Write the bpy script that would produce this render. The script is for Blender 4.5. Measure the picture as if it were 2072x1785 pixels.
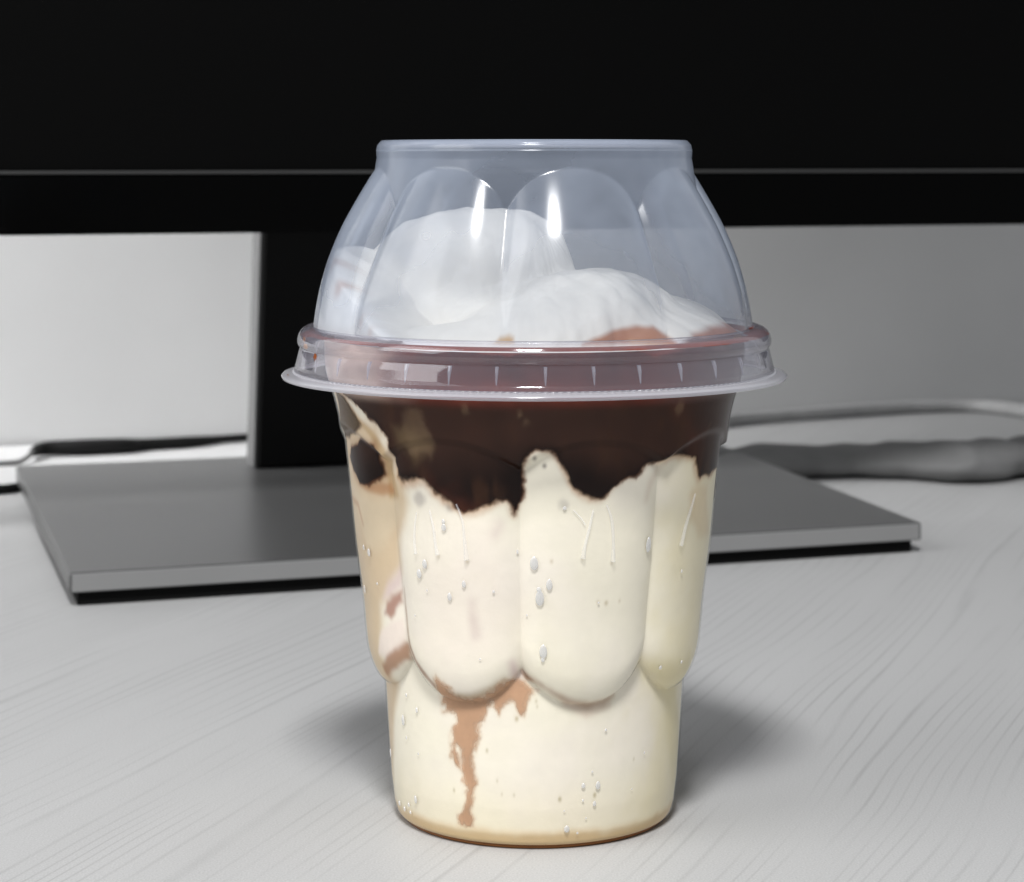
import bpy, bmesh, math, random
import numpy as np
from mathutils import Vector, Matrix, noise as mnoise

for o in list(bpy.data.objects):
    bpy.data.objects.remove(o)
S = bpy.context.scene
COL = S.collection
R = math.radians
rng = random.Random(7)

# ------------------------------------------------------------------ camera, light, exposure
EYE = 0.127                      # eye height above the desk top (metres)
FP, HX, HY = 4800.0, 1036.0, 320.0   # focal length and horizon used while measuring the photograph (2072 px wide)
cam_d = bpy.data.cameras.new('camera')
cam = bpy.data.objects.new('camera', cam_d)
COL.objects.link(cam)
cam.location = (0, 0, EYE)
cam.rotation_euler = (R(90), 0, 0)
cam_d.sensor_width = 36.0
cam_d.lens = 36.0 * FP / 2072.0
cam_d.shift_y = -(892.5 - HY) / 2072.0
cam_d.clip_start = 0.01
cam_d.clip_end = 50
cam_d.dof.use_dof = True
cam_d.dof.focus_distance = 0.432
cam_d.dof.aperture_fstop = 42
S.camera = cam

w = bpy.data.worlds.new('World')
S.world = w
w.use_nodes = True
w.node_tree.nodes['Background'].inputs[0].default_value = (0.93, 0.96, 1.0, 1)
w.node_tree.nodes['Background'].inputs[1].default_value = 0.26

def lamp(name, loc, target, size, power, color=(1, 1, 1), size_y=None, spread=math.pi):
    d = bpy.data.lights.new(name, 'AREA')
    d.shape = 'RECTANGLE'
    d.size = size
    d.size_y = size_y or size
    d.energy = power
    d.color = color
    d.spread = spread
    o = bpy.data.objects.new(name, d)
    COL.objects.link(o)
    o.location = loc
    o.rotation_euler = (Vector(target) - Vector(loc)).to_track_quat('-Z', 'Y').to_euler()
    return o

lamp('ceiling_lamp', (-0.05, -0.40, 1.25), (0, 0.46, 0.05), 0.22, 22.5)
lamp('left_fill', (-1.05, -0.05, 0.85), (0, 0.46, 0.06), 0.80, 7.0)  # added soft fill from the left, no such lamp known
lamp('wall_lamp', (-0.60, 0.84, 0.50), (-0.28, 1.04, 0.15), 0.18, 1.15, spread=R(52))

S.view_settings.view_transform = 'Standard'
S.view_settings.look = 'None'
S.view_settings.exposure = 0.0
S.view_settings.gamma = 1.0
S.view_settings.use_curve_mapping = False
S.render.engine = 'CYCLES'
S.cycles.use_denoising = True
S.cycles.max_bounces = 9
S.cycles.transparent_max_bounces = 40
S.cycles.transmission_bounces = 10
S.cycles.caustics_reflective = False
S.cycles.sample_clamp_indirect = 4.0

# ------------------------------------------------------------------ helpers
def lin(c):
    return tuple(((v / 255) / 12.92 if v / 255 <= 0.04045 else ((v / 255 + 0.055) / 1.055) ** 2.4) for v in c)

def link(name, me, mat=None, parent=None, smooth=True):
    o = bpy.data.objects.new(name, me)
    COL.objects.link(o)
    if mat:
        me.materials.append(mat)
    if parent:
        o.parent = parent
    if smooth:
        me.polygons.foreach_set('use_smooth', [True] * len(me.polygons))
    return o

def empty(name, loc=(0, 0, 0), rz=0):
    o = bpy.data.objects.new(name, None)
    COL.objects.link(o)
    o.location = loc
    o.rotation_euler = (0, 0, rz)
    o.empty_display_size = 0.02
    return o

def tag(o, label=None, cat=None, group=None, kind=None):
    if label: o['label'] = label
    if cat: o['category'] = cat
    if group: o['group'] = group
    if kind: o['kind'] = kind
    return o

def grid_mesh(name, V, nu, nv, closed_u=True, keep=None, flip=False):
    """V: (nv*nu,3) vertices, rows of nu."""
    j, i = np.meshgrid(np.arange(nv - 1), np.arange(nu if closed_u else nu - 1), indexing='ij')
    i2 = (i + 1) % nu
    F = np.stack([j * nu + i, j * nu + i2, (j + 1) * nu + i2, (j + 1) * nu + i], -1).reshape(-1, 4)
    if flip:
        F = F[:, ::-1]
    idx = None
    if keep is not None:
        F = F[keep[F].any(axis=1)]
        used = np.unique(F)
        remap = -np.ones(len(V), int)
        remap[used] = np.arange(len(used))
        F = remap[F]
        V = V[used]
        idx = used
    me = bpy.data.meshes.new(name)
    me.vertices.add(len(V))
    me.vertices.foreach_set('co', np.ascontiguousarray(V, dtype=np.float32).ravel())
    me.loops.add(F.size)
    me.loops.foreach_set('vertex_index', np.ascontiguousarray(F, dtype=np.int32).ravel())
    me.polygons.add(len(F))
    me.polygons.foreach_set('loop_start', np.arange(len(F), dtype=np.int32) * 4)
    me.polygons.foreach_set('loop_total', np.full(len(F), 4, dtype=np.int32))
    me.update(calc_edges=True)
    me.validate()
    return (me, idx) if keep is not None else me

def color_attr(me, name, rgb, alpha=None):
    a = me.color_attributes.new(name, 'FLOAT_COLOR', 'POINT')
    c = np.ones((len(me.vertices), 4), np.float32)
    c[:, :3] = rgb
    if alpha is not None: c[:, 3] = alpha
    a.data.foreach_set('color', c.ravel())

def box_bm(bm, p0, p1):
    x0, y0, z0 = p0
    x1, y1, z1 = p1
    vs = [bm.verts.new(p) for p in ((x0,y0,z0),(x1,y0,z0),(x1,y1,z0),(x0,y1,z0),(x0,y0,z1),(x1,y0,z1),(x1,y1,z1),(x0,y1,z1))]
    for f in ((3,2,1,0),(4,5,6,7),(0,1,5,4),(1,2,6,5),(2,3,7,6),(3,0,4,7)):
        bm.faces.new([vs[i] for i in f])
    return vs

def prism(name, bottom, top, mat, parent=None, bevel=0.0, seg=3):
    """bottom/top: matching lists of corners, counter-clockwise from above."""
    bm = bmesh.new()
    b = [bm.verts.new(p) for p in bottom]
    t = [bm.verts.new(p) for p in top]
    n = len(b)
    bm.faces.new(b[::-1])
    bm.faces.new(t)
    for i in range(n):
        bm.faces.new((b[i], b[(i + 1) % n], t[(i + 1) % n], t[i]))
    if bevel:
        bmesh.ops.bevel(bm, geom=list(bm.edges), offset=bevel, segments=seg, affect='EDGES', profile=0.5)
    me = bpy.data.meshes.new(name)
    bm.to_mesh(me)
    bm.free()
    return link(name, me, mat, parent, smooth=False)

def box(name, p0, p1, mat, parent=None, bevel=0.0):
    (x0, y0, z0), (x1, y1, z1) = p0, p1
    q = [(x0, y0), (x1, y0), (x1, y1), (x0, y1)]
    return prism(name, [(x, y, z0) for x, y in q], [(x, y, z1) for x, y in q], mat, parent, bevel)

def tube(name, pts, radii, mat, parent=None, seg=14):
    """a smooth tube through pts with a radius at each point (Catmull-Rom)."""
    P = [Vector(p) for p in pts]
    fine, rad = [], []
    for k in range(len(P) - 1):
        p0, p1, p2, p3 = P[max(k - 1, 0)], P[k], P[k + 1], P[min(k + 2, len(P) - 1)]
        for s in range(10):
            t = s / 10
            fine.append(0.5 * ((2 * p1) + (p2 - p0) * t + (2 * p0 - 5 * p1 + 4 * p2 - p3) * t * t + (3 * p1 - p0 - 3 * p2 + p3) * t ** 3))
            rad.append(radii[k] * (1 - t) + radii[k + 1] * t)
    fine.append(P[-1]); rad.append(radii[-1])
    bm = bmesh.new()
    rings = []
    for k, p in enumerate(fine):
        d = (fine[min(k + 1, len(fine) - 1)] - fine[max(k - 1, 0)]).normalized()
        a = d.cross(Vector((0, 0, 1))).normalized()
        b = a.cross(d)
        rings.append([bm.verts.new(p + rad[k] * (a * math.cos(2 * math.pi * i / seg) + b * math.sin(2 * math.pi * i / seg))) for i in range(seg)])
    for k in range(len(rings) - 1):
        for i in range(seg):
            bm.faces.new((rings[k][i], rings[k][(i + 1) % seg], rings[k + 1][(i + 1) % seg], rings[k + 1][i]))
    bm.faces.new(rings[0][::-1]); bm.faces.new(rings[-1])
    bmesh.ops.recalc_face_normals(bm, faces=bm.faces)
    me = bpy.data.meshes.new(name)
    bm.to_mesh(me); bm.free()
    return link(name, me, mat, parent)

def ground_at(px, py, z):
    """the point at height z that the photograph shows at (px, py)."""
    d = FP * (EYE - z) / (py - HY)
    return Vector(((px - HX) / FP * d, d, z))

# ------------------------------------------------------------------ materials
def new_mat(name):
    m = bpy.data.materials.new(name)
    m.use_nodes = True
    nt = m.node_tree
    for n in list(nt.nodes):
        nt.nodes.remove(n)
    out = nt.nodes.new('ShaderNodeOutputMaterial')
    return m, nt, out

def N(nt, kind, **kw):
    n = nt.nodes.new('ShaderNode' + kind)
    for k, v in kw.items():
        setattr(n, k, v)
    return n

def principled(name, color, rough=0.5, spec=0.5, metal=0.0, noise=None, bump=None, coat=0.0):
    m, nt, out = new_mat(name)
    p = N(nt, 'BsdfPrincipled')
    p.inputs['Base Color'].default_value = (*color, 1)
    p.inputs['Roughness'].default_value = rough
    p.inputs['Specular IOR Level'].default_value = spec
    p.inputs['Metallic'].default_value = metal
    p.inputs['Coat Weight'].default_value = coat
    tc = N(nt, 'TexCoord')
    if noise:
        sc, amt = noise
        t = N(nt, 'TexNoise'); t.inputs['Scale'].default_value = sc; t.inputs['Detail'].default_value = 5
        nt.links.new(tc.outputs['Object'], t.inputs['Vector'])
        mr = N(nt, 'MapRange'); mr.inputs['To Min'].default_value = 1 - amt; mr.inputs['To Max'].default_value = 1 + amt
        nt.links.new(t.outputs['Fac'], mr.inputs['Value'])
        mx = N(nt, 'VectorMath', operation='SCALE'); mx.inputs[0].default_value = color
        nt.links.new(mr.outputs[0], mx.inputs['Scale'])
        nt.links.new(mx.outputs[0], p.inputs['Base Color'])
    if bump:
        sc, st, dist = bump
        t = N(nt, 'TexNoise'); t.inputs['Scale'].default_value = sc; t.inputs['Detail'].default_value = 3
        nt.links.new(tc.outputs['Object'], t.inputs['Vector'])
        b = N(nt, 'Bump'); b.inputs['Strength'].default_value = st; b.inputs['Distance'].default_value = dist
        nt.links.new(t.outputs['Fac'], b.inputs['Height'])
        nt.links.new(b.outputs[0], p.inputs['Normal'])
    nt.links.new(p.outputs[0], out.inputs[0])
    return m

def thin_plastic(name, haze, tint, scatter, gloss_rough=0.05, f0=0.04, power=4.0, noise_amt=0.4, transl=0.5, fog=0.0):
    """a thin clear moulded sheet: see-through, a little milky, mirror-like at grazing angles."""
    m, nt, out = new_mat(name)
    tr = N(nt, 'BsdfTransparent'); tr.inputs[0].default_value = (*tint, 1)
    df = N(nt, 'BsdfDiffuse'); df.inputs[0].default_value = (*scatter, 1)
    tl = N(nt, 'BsdfTranslucent'); tl.inputs[0].default_value = (*scatter, 1)
    sc = N(nt, 'MixShader'); sc.inputs[0].default_value = transl
    nt.links.new(df.outputs[0], sc.inputs[1]); nt.links.new(tl.outputs[0], sc.inputs[2])
    lw = N(nt, 'LayerWeight'); lw.inputs[0].default_value = 0.5
    # more of the milky sheet lies along the ray at grazing angles
    hz = N(nt, 'MapRange'); hz.inputs['From Min'].default_value = 0.0; hz.inputs['From Max'].default_value = 1.0
    hz.inputs['To Min'].default_value = haze; hz.inputs['To Max'].default_value = min(1, haze * 3.0)
    nt.links.new(lw.outputs['Facing'], hz.inputs['Value'])
    tc = N(nt, 'TexCoord')
    if noise_amt:
        tx = N(nt, 'TexNoise'); tx.inputs['Scale'].default_value = 90; tx.inputs['Detail'].default_value = 2
        nt.links.new(tc.outputs['Object'], tx.inputs['Vector'])
        mr = N(nt, 'MapRange'); mr.inputs['To Min'].default_value = 1 - noise_amt; mr.inputs['To Max'].default_value = 1 + noise_amt
        nt.links.new(tx.outputs['Fac'], mr.inputs['Value'])
    else:
        mr = N(nt, 'Value'); mr.outputs[0].default_value = 1.0
    if fog:
        sx = N(nt, 'SeparateXYZ'); nt.links.new(tc.outputs['Object'], sx.inputs[0])
        fg = N(nt, 'MapRange'); fg.inputs['From Min'].default_value = 0.009; fg.inputs['From Max'].default_value = 0.030
        fg.inputs['To Min'].default_value = 1 + fog; fg.inputs['To Max'].default_value = 1.0
        nt.links.new(sx.outputs['Z'], fg.inputs['Value'])
        fm = N(nt, 'Math', operation='MULTIPLY'); nt.links.new(hz.outputs[0], fm.inputs[0]); nt.links.new(fg.outputs[0], fm.inputs[1])
        hz = fm
    mu = N(nt, 'Math', operation='MULTIPLY', use_clamp=True)
    nt.links.new(hz.outputs[0], mu.inputs[0]); nt.links.new(mr.outputs[0], mu.inputs[1])
    m1 = N(nt, 'MixShader')
    nt.links.new(mu.outputs[0], m1.inputs[0]); nt.links.new(tr.outputs[0], m1.inputs[1]); nt.links.new(sc.outputs[0], m1.inputs[2])
    gl = N(nt, 'BsdfGlossy'); gl.inputs['Roughness'].default_value = gloss_rough
    pw = N(nt, 'Math', operation='POWER'); pw.inputs[1].default_value = power
    nt.links.new(lw.outputs['Facing'], pw.inputs[0])
    ma = N(nt, 'Math', operation='MULTIPLY_ADD', use_clamp=True)
    ma.inputs[1].default_value = 0.7; ma.inputs[2].default_value = f0
    nt.links.new(pw.outputs[0], ma.inputs[0])
    m2 = N(nt, 'MixShader')
    nt.links.new(ma.outputs[0], m2.inputs[0]); nt.links.new(m1.outputs[0], m2.inputs[1]); nt.links.new(gl.outputs[0], m2.inputs[2])
    nt.links.new(m2.outputs[0], out.inputs[0])
    return m

def attr_food(name, rough=0.45, spec=0.4, sss=0.25, radius=(1.0, 0.8, 0.5), bump=(600, 0.15, 0.0004), mottle=0.06, thin=False):
    m, nt, out = new_mat(name)
    p = N(nt, 'BsdfPrincipled')
    at = N(nt, 'Attribute', attribute_name='tint')
    tc = N(nt, 'TexCoord')
    t = N(nt, 'TexNoise'); t.inputs['Scale'].default_value = 220; t.inputs['Detail'].default_value = 6
    nt.links.new(tc.outputs['Object'], t.inputs['Vector'])
    mr = N(nt, 'MapRange'); mr.inputs['To Min'].default_value = 1 - mottle; mr.inputs['To Max'].default_value = 1 + mottle
    nt.links.new(t.outputs['Fac'], mr.inputs['Value'])
    mx = N(nt, 'VectorMath', operation='SCALE')
    nt.links.new(at.outputs['Color'], mx.inputs[0]); nt.links.new(mr.outputs[0], mx.inputs['Scale'])
    nt.links.new(mx.outputs[0], p.inputs['Base Color'])
    p.inputs['Roughness'].default_value = rough
    p.inputs['Specular IOR Level'].default_value = spec
    p.inputs['Subsurface Weight'].default_value = 0.0
    p.inputs['Subsurface Radius'].default_value = radius
    p.inputs['Subsurface Scale'].default_value = 0.0015
    t2 = N(nt, 'TexNoise'); t2.inputs['Scale'].default_value = bump[0]; t2.inputs['Detail'].default_value = 3
    nt.links.new(tc.outputs['Object'], t2.inputs['Vector'])
    b = N(nt, 'Bump'); b.inputs['Strength'].default_value = bump[1]; b.inputs['Distance'].default_value = bump[2]
    nt.links.new(t2.outputs['Fac'], b.inputs['Height']); nt.links.new(b.outputs[0], p.inputs['Normal'])
    if thin:                                             # thin sauce lets the cream show through
        tr = N(nt, 'BsdfTransparent'); mxs = N(nt, 'MixShader')
        nt.links.new(at.outputs['Alpha'], mxs.inputs[0]); nt.links.new(tr.outputs[0], mxs.inputs[1]); nt.links.new(p.outputs[0], mxs.inputs[2])
        nt.links.new(mxs.outputs[0], out.inputs[0])
    else:
        nt.links.new(p.outputs[0], out.inputs[0])
    return m

def desk_material():
    m, nt, out = new_mat('desk_laminate')
    p = N(nt, 'BsdfPrincipled')
    tc = N(nt, 'TexCoord')
    mp = N(nt, 'Mapping'); mp.inputs['Rotation'].default_value = (0, 0, R(20))   # grain runs away to the right
    nt.links.new(tc.outputs['Object'], mp.inputs['Vector'])
    # slow bending of the grain
    wob = N(nt, 'TexNoise'); wob.inputs['Scale'].default_value = 5; wob.inputs['Detail'].default_value = 2
    nt.links.new(mp.outputs[0], wob.inputs['Vector'])
    wsub = N(nt, 'VectorMath', operation='SUBTRACT'); wsub.inputs[1].default_value = (0.5, 0.5, 0.5)
    nt.links.new(wob.outputs['Color'], wsub.inputs[0])
    wsc = N(nt, 'VectorMath', operation='SCALE'); wsc.inputs['Scale'].default_value = 0.014
    nt.links.new(wsub.outputs[0], wsc.inputs[0])
    add = N(nt, 'VectorMath', operation='ADD')
    nt.links.new(mp.outputs[0], add.inputs[0]); nt.links.new(wsc.outputs[0], add.inputs[1])
    st = N(nt, 'VectorMath', operation='MULTIPLY'); st.inputs[1].default_value = (1.0, 0.03, 1.0)
    nt.links.new(add.outputs[0], st.inputs[0])
    # fine dark grain lines, nearly parallel, coming and going
    wf = N(nt, 'TexNoise'); wf.inputs['Scale'].default_value = 30; wf.inputs['Detail'].default_value = 2
    nt.links.new(st.outputs[0], wf.inputs['Vector'])
    sep = N(nt, 'SeparateXYZ'); nt.links.new(add.outputs[0], sep.inputs[0])
    gm = N(nt, 'Math', operation='MULTIPLY'); gm.inputs[1].default_value = 250.0
    nt.links.new(sep.outputs['X'], gm.inputs[0])
    ga = N(nt, 'Math', operation='MULTIPLY_ADD'); ga.inputs[1].default_value = 9.0
    nt.links.new(wf.outputs['Fac'], ga.inputs[0]); nt.links.new(gm.outputs[0], ga.inputs[2])
    gp = N(nt, 'Math', operation='PINGPONG'); gp.inputs[1].default_value = 0.5
    nt.links.new(ga.outputs[0], gp.inputs[0])
    gr = N(nt, 'MapRange'); gr.interpolation_type = 'SMOOTHSTEP'
    gr.inputs['From Min'].default_value = 0.0; gr.inputs['From Max'].default_value = 0.17
    gr.inputs['To Min'].default_value = 1.0; gr.inputs['To Max'].default_value = 0.0
    nt.links.new(gp.outputs[0], gr.inputs['Value'])
    gs = N(nt, 'TexNoise'); gs.inputs['Scale'].default_value = 55; gs.inputs['Detail'].default_value = 3
    sg = N(nt, 'VectorMath', operation='MULTIPLY'); sg.inputs[1].default_value = (1.0, 0.22, 1.0)
    nt.links.new(add.outputs[0], sg.inputs[0]); nt.links.new(sg.outputs[0], gs.inputs['Vector'])
    gq = N(nt, 'MapRange'); gq.inputs['From Min'].default_value = 0.38; gq.inputs['From Max'].default_value = 0.68
    gq.inputs['To Min'].default_value = 0.0; gq.inputs['To Max'].default_value = 0.20
    nt.links.new(gs.outputs['Fac'], gq.inputs['Value'])
    gx = N(nt, 'Math', operation='MULTIPLY'); nt.links.new(gr.outputs[0], gx.inputs[0]); nt.links.new(gq.outputs[0], gx.inputs[1])
    r1 = N(nt, 'Math', operation='SUBTRACT'); r1.inputs[0].default_value = 1.0
    nt.links.new(gx.outputs[0], r1.inputs[1])
    g1 = wf
    # broad soft bands
    g2 = N(nt, 'TexNoise'); g2.inputs['Scale'].default_value = 60; g2.inputs['Detail'].default_value = 3
    nt.links.new(st.outputs[0], g2.inputs['Vector'])
    r2 = N(nt, 'MapRange'); r2.inputs['To Min'].default_value = 0.95; r2.inputs['To Max'].default_value = 1.05
    nt.links.new(g2.outputs['Fac'], r2.inputs['Value'])
    # fine printed speckle
    g3 = N(nt, 'TexNoise'); g3.inputs['Scale'].default_value = 2600; g3.inputs['Detail'].default_value = 2
    nt.links.new(tc.outputs['Object'], g3.inputs['Vector'])
    r3 = N(nt, 'MapRange'); r3.inputs['To Min'].default_value = 0.74; r3.inputs['To Max'].default_value = 1.26
    nt.links.new(g3.outputs['Fac'], r3.inputs['Value'])
    m1 = N(nt, 'Math', operation='MULTIPLY'); nt.links.new(r1.outputs[0], m1.inputs[0]); nt.links.new(r2.outputs[0], m1.inputs[1])
    m2 = N(nt, 'Math', operation='MULTIPLY'); nt.links.new(m1.outputs[0], m2.inputs[0]); nt.links.new(r3.outputs[0], m2.inputs[1])
    sc = N(nt, 'VectorMath', operation='SCALE'); sc.inputs[0].default_value = (0.49, 0.49, 0.49)
    nt.links.new(m2.outputs[0], sc.inputs['Scale'])
    nt.links.new(sc.outputs[0], p.inputs['Base Color'])
    p.inputs['Roughness'].default_value = 0.48
    p.inputs['Specular IOR Level'].default_value = 0.3
    b = N(nt, 'Bump'); b.inputs['Strength'].default_value = 0.12; b.inputs['Distance'].default_value = 0.0003
    nt.links.new(g1.outputs['Fac'], b.inputs['Height']); nt.links.new(b.outputs[0], p.inputs['Normal'])
    nt.links.new(p.outputs[0], out.inputs[0])
    return m

def water_material():
    m, nt, out = new_mat('water')
    lw = N(nt, 'LayerWeight'); lw.inputs[0].default_value = 0.5
    t = N(nt, 'BsdfTransparent'); t.inputs[0].default_value = (1, 1, 1, 1)
    gl = N(nt, 'BsdfGlossy'); gl.inputs['Roughness'].default_value = 0.26
    df = N(nt, 'BsdfDiffuse'); df.inputs[0].default_value = (0.97, 0.97, 0.97, 1)
    m1 = N(nt, 'MixShader'); m1.inputs[0].default_value = 0.38  # white mixed in stands for the light a clear drop gathers
    nt.links.new(t.outputs[0], m1.inputs[1]); nt.links.new(df.outputs[0], m1.inputs[2])
    pw = N(nt, 'Math', operation='POWER'); pw.inputs[1].default_value = 3.0
    nt.links.new(lw.outputs['Facing'], pw.inputs[0])
    ma = N(nt, 'Math', operation='MULTIPLY_ADD', use_clamp=True); ma.inputs[1].default_value = 0.26; ma.inputs[2].default_value = 0.15
    nt.links.new(pw.outputs[0], ma.inputs[0])
    m2 = N(nt, 'MixShader')
    nt.links.new(ma.outputs[0], m2.inputs[0]); nt.links.new(m1.outputs[0], m2.inputs[1]); nt.links.new(gl.outputs[0], m2.inputs[2])
    nt.links.new(m2.outputs[0], out.inputs[0])
    return m

def run_material():
    m, nt, out = new_mat('water_film')
    t = N(nt, 'BsdfTransparent')
    df = N(nt, 'BsdfDiffuse'); df.inputs[0].default_value = (1, 1, 1, 1)
    mx = N(nt, 'MixShader'); mx.inputs[0].default_value = 0.20
    nt.links.new(t.outputs[0], mx.inputs[1]); nt.links.new(df.outputs[0], mx.inputs[2]); nt.links.new(mx.outputs[0], out.inputs[0])
    return m

M = dict(
    film=run_material(),
    desk=desk_material(),
    wall=principled('wall_paint', (0.74, 0.74, 0.74), 0.8, 0.2, noise=(11, 0.09)),
    screen=principled('screen_glass', (0.0018, 0.0018, 0.0018), 0.5, 0.05),
    bezel=principled('gloss_black', (0.0012, 0.0012, 0.0012), 0.12, 0.06),
    bevel_glint=principled('bezel_glint', (0.045, 0.045, 0.045), 0.35, 0.4),
    shell=principled('black_plastic', (0.012, 0.012, 0.012), 0.5, 0.3, bump=(900, 0.1, 0.0002)),
    neck_front=principled('neck_black', (0.006, 0.006, 0.006), 0.45, 0.15),
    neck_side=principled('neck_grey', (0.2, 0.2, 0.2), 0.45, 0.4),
    plate=principled('grey_painted_metal', (0.09, 0.09, 0.09), 0.32, 0.5, noise=(25, 0.05), bump=(2500, 0.08, 0.0001)),
    edge=principled('lightened_edge', (0.24, 0.24, 0.24), 0.4, 0.5, noise=(40, 0.06)),
    rubber=principled('rubber', (0.006, 0.006, 0.006), 0.8, 0.1),
    cable=principled('cable_black', (0.008, 0.008, 0.008), 0.6, 0.2),
    cable_grey=principled('cable_grey', (0.10, 0.10, 0.10), 0.6, 0.3),
    ridge=principled('ridge_grey', (0.17, 0.17, 0.17), 0.6, 0.3, noise=(60, 0.25), bump=(40, 0.3, 0.003)),
    stripe=principled('pale_stripe', (0.42, 0.42, 0.42), 0.6, 0.3, noise=(80, 0.2)),
    cup=thin_plastic('cup_plastic', 0.002, (0.99, 0.99, 0.985), (0.8, 0.8, 0.8), 0.09, 0.013, 6.0, 0.0),
    dome=thin_plastic('lid_dome_plastic', 0.34, (0.975, 0.985, 1.0), (0.43, 0.485, 0.59), 0.16, 0.035, 3.5, 0.45, fog=-0.45),
    rim=thin_plastic('lid_rim_plastic', 0.065, (0.96, 0.96, 0.985), (0.80, 0.80, 0.92), 0.07, 0.05, 3.5, 0.0),
    lip=thin_plastic('lid_lip_plastic', 0.24, (0.96, 0.96, 0.985), (0.92, 0.92, 0.97), 0.12, 0.06, 3.0, 0.0),
    cream=attr_food('ice_cream', 0.5, 0.3, 0.3),
    sauce=attr_food('chocolate_sauce', 0.4, 0.02, 0.0, bump=(90, 0.12, 0.0008), mottle=0.25, thin=True),
    water=water_material(),
    foot=principled('cup_contact_tint', lin((150, 96, 48)), 0.4, 0.4),
)

# ------------------------------------------------------------------ setting: desk and wall
YAW = R(20.0)                                   # monitor and wall stand turned by 20 degrees
WALL_D = 1.13
u = Vector((math.cos(YAW), math.sin(YAW), 0)); v = Vector((-math.sin(YAW), math.cos(YAW), 0))

def wall_pt(s, off=0.0, z=0.0):
    return Vector((0, WALL_D, z)) + u * s + v * off

desk = prism('desk', [(-1.2, -0.35, -0.03), (1.2, -0.35, -0.03), tuple(wall_pt(1.45, -0.003, -0.03)), tuple(wall_pt(-1.15, -0.003, -0.03))],
             [(-1.2, -0.35, 0), (1.2, -0.35, 0), tuple(wall_pt(1.45, -0.003, 0)), tuple(wall_pt(-1.15, -0.003, 0))], M['desk'])
tag(desk, 'pale grey wood-grain desk top under the cup and monitor', kind='structure')
wall = prism('wall', [tuple(wall_pt(-1.15, 0, -0.03)), tuple(wall_pt(1.45, 0, -0.03)), tuple(wall_pt(1.45, 0.05, -0.03)), tuple(wall_pt(-1.15, 0.05, -0.03))],
             [tuple(wall_pt(-1.15, 0, 1.1)), tuple(wall_pt(1.45, 0, 1.1)), tuple(wall_pt(1.45, 0.05, 1.1)), tuple(wall_pt(-1.15, 0.05, 1.1))], M['wall'])
tag(wall, 'plain light grey wall behind the monitor', kind='structure')

# ------------------------------------------------------------------ monitor
MD = 0.78
mon = empty('computer_monitor', (0, MD, 0), YAW)
tag(mon, 'black computer monitor on a grey flat stand plate behind the cup', 'monitor')
ML, MR_ = -0.31, 0.42
b = box('bezel', (ML, 0.0, 0.1033), (MR_, 0.012, 0.1217), M['bezel'], mon, 0.0007)
box('bezel_glint', (ML, -0.0004, 0.1220), (MR_, 0.012, 0.1230), M['bevel_glint'], b, 0.0003)  # grey strip stands in for lamp light caught on the bezel's bevel
box('screen', (ML + 0.008, 0.002, 0.1232), (MR_ - 0.008, 0.012, 0.602), M['screen'], mon)
for x0, x1, z0, z1 in ((ML, ML + 0.008, 0.1232, 0.610), (MR_ - 0.008, MR_, 0.1232, 0.610), (ML + 0.008, MR_ - 0.008, 0.602, 0.610)):
    box('frame_bar', (x0, 0.0, z0), (x1, 0.012, z1), M['shell'], mon, 0.0006)
prism('back_housing', [(ML, 0.0122, 0.103), (MR_, 0.0122, 0.103), (MR_ - 0.04, 0.045, 0.125), (ML + 0.04, 0.045, 0.125)],
      [(ML, 0.0122, 0.609), (MR_, 0.0122, 0.609), (MR_ - 0.04, 0.045, 0.58), (ML + 0.04, 0.045, 0.58)], M['shell'], mon, 0.003)

def loc(p):     # world -> monitor frame
    q = Vector(p) - Vector((0, MD, 0))
    return Vector((q.dot(u), q.dot(v), q.z))

nfl = Vector((-0.0958, 0.893, 0.0))
tdir = Vector((-0.30, 0.95, 0)).normalized()
def neck_ring(z, dx):
    a = nfl + Vector((dx, 0, z)); b_ = a + u * 0.113
    return [loc(a), loc(b_), loc(b_ + tdir * 0.016), loc(a + tdir * 0.016)]
prism('neck', neck_ring(0.0099, 0), neck_ring(0.235, 0.0064), M['neck_front'], mon, 0.0012)
# grey metal strip down the neck's near side
def strip_ring(z, dx):
    a = nfl + Vector((dx - 0.0005, 0.0015, z)); c = a + tdir * 0.0135
    return [loc(c - u * 0.0012), loc(a - u * 0.0012), loc(a - u * 0.0002), loc(c - u * 0.0002)]
prism('neck_side_strip', strip_ring(0.0101, 0), strip_ring(0.230, 0.0062), M['neck_side'], mon)
c0 = loc(nfl + u * 0.0565)
box('mount', (c0.x - 0.05, 0.0452, 0.20), (c0.x + 0.05, c0.y + 0.002, 0.29), M['shell'], mon, 0.003)

PT = 0.0098
FL, FR, BL = ground_at(140, 1160, PT), ground_at(1865, 1057, PT), ground_at(32, 943, PT)
BR = FR + (BL - FL) * 0.99 + Vector((0.012, 0.0, 0))
quad = [FL, FR, BR, BL]
cen = (FL + FR + BR + BL) / 4
def inset(q, e, z):
    out = []
    for p in q:
        d = (p - cen); k = 1 - e / d.length
        out.append(loc(Vector((cen.x + d.x * k, cen.y + d.y * k, z))))
    return out
plate = prism('base_plate', inset(quad, 0, 0.0040), inset(quad, 0, PT), M['plate'], mon, 0.0008)
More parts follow.
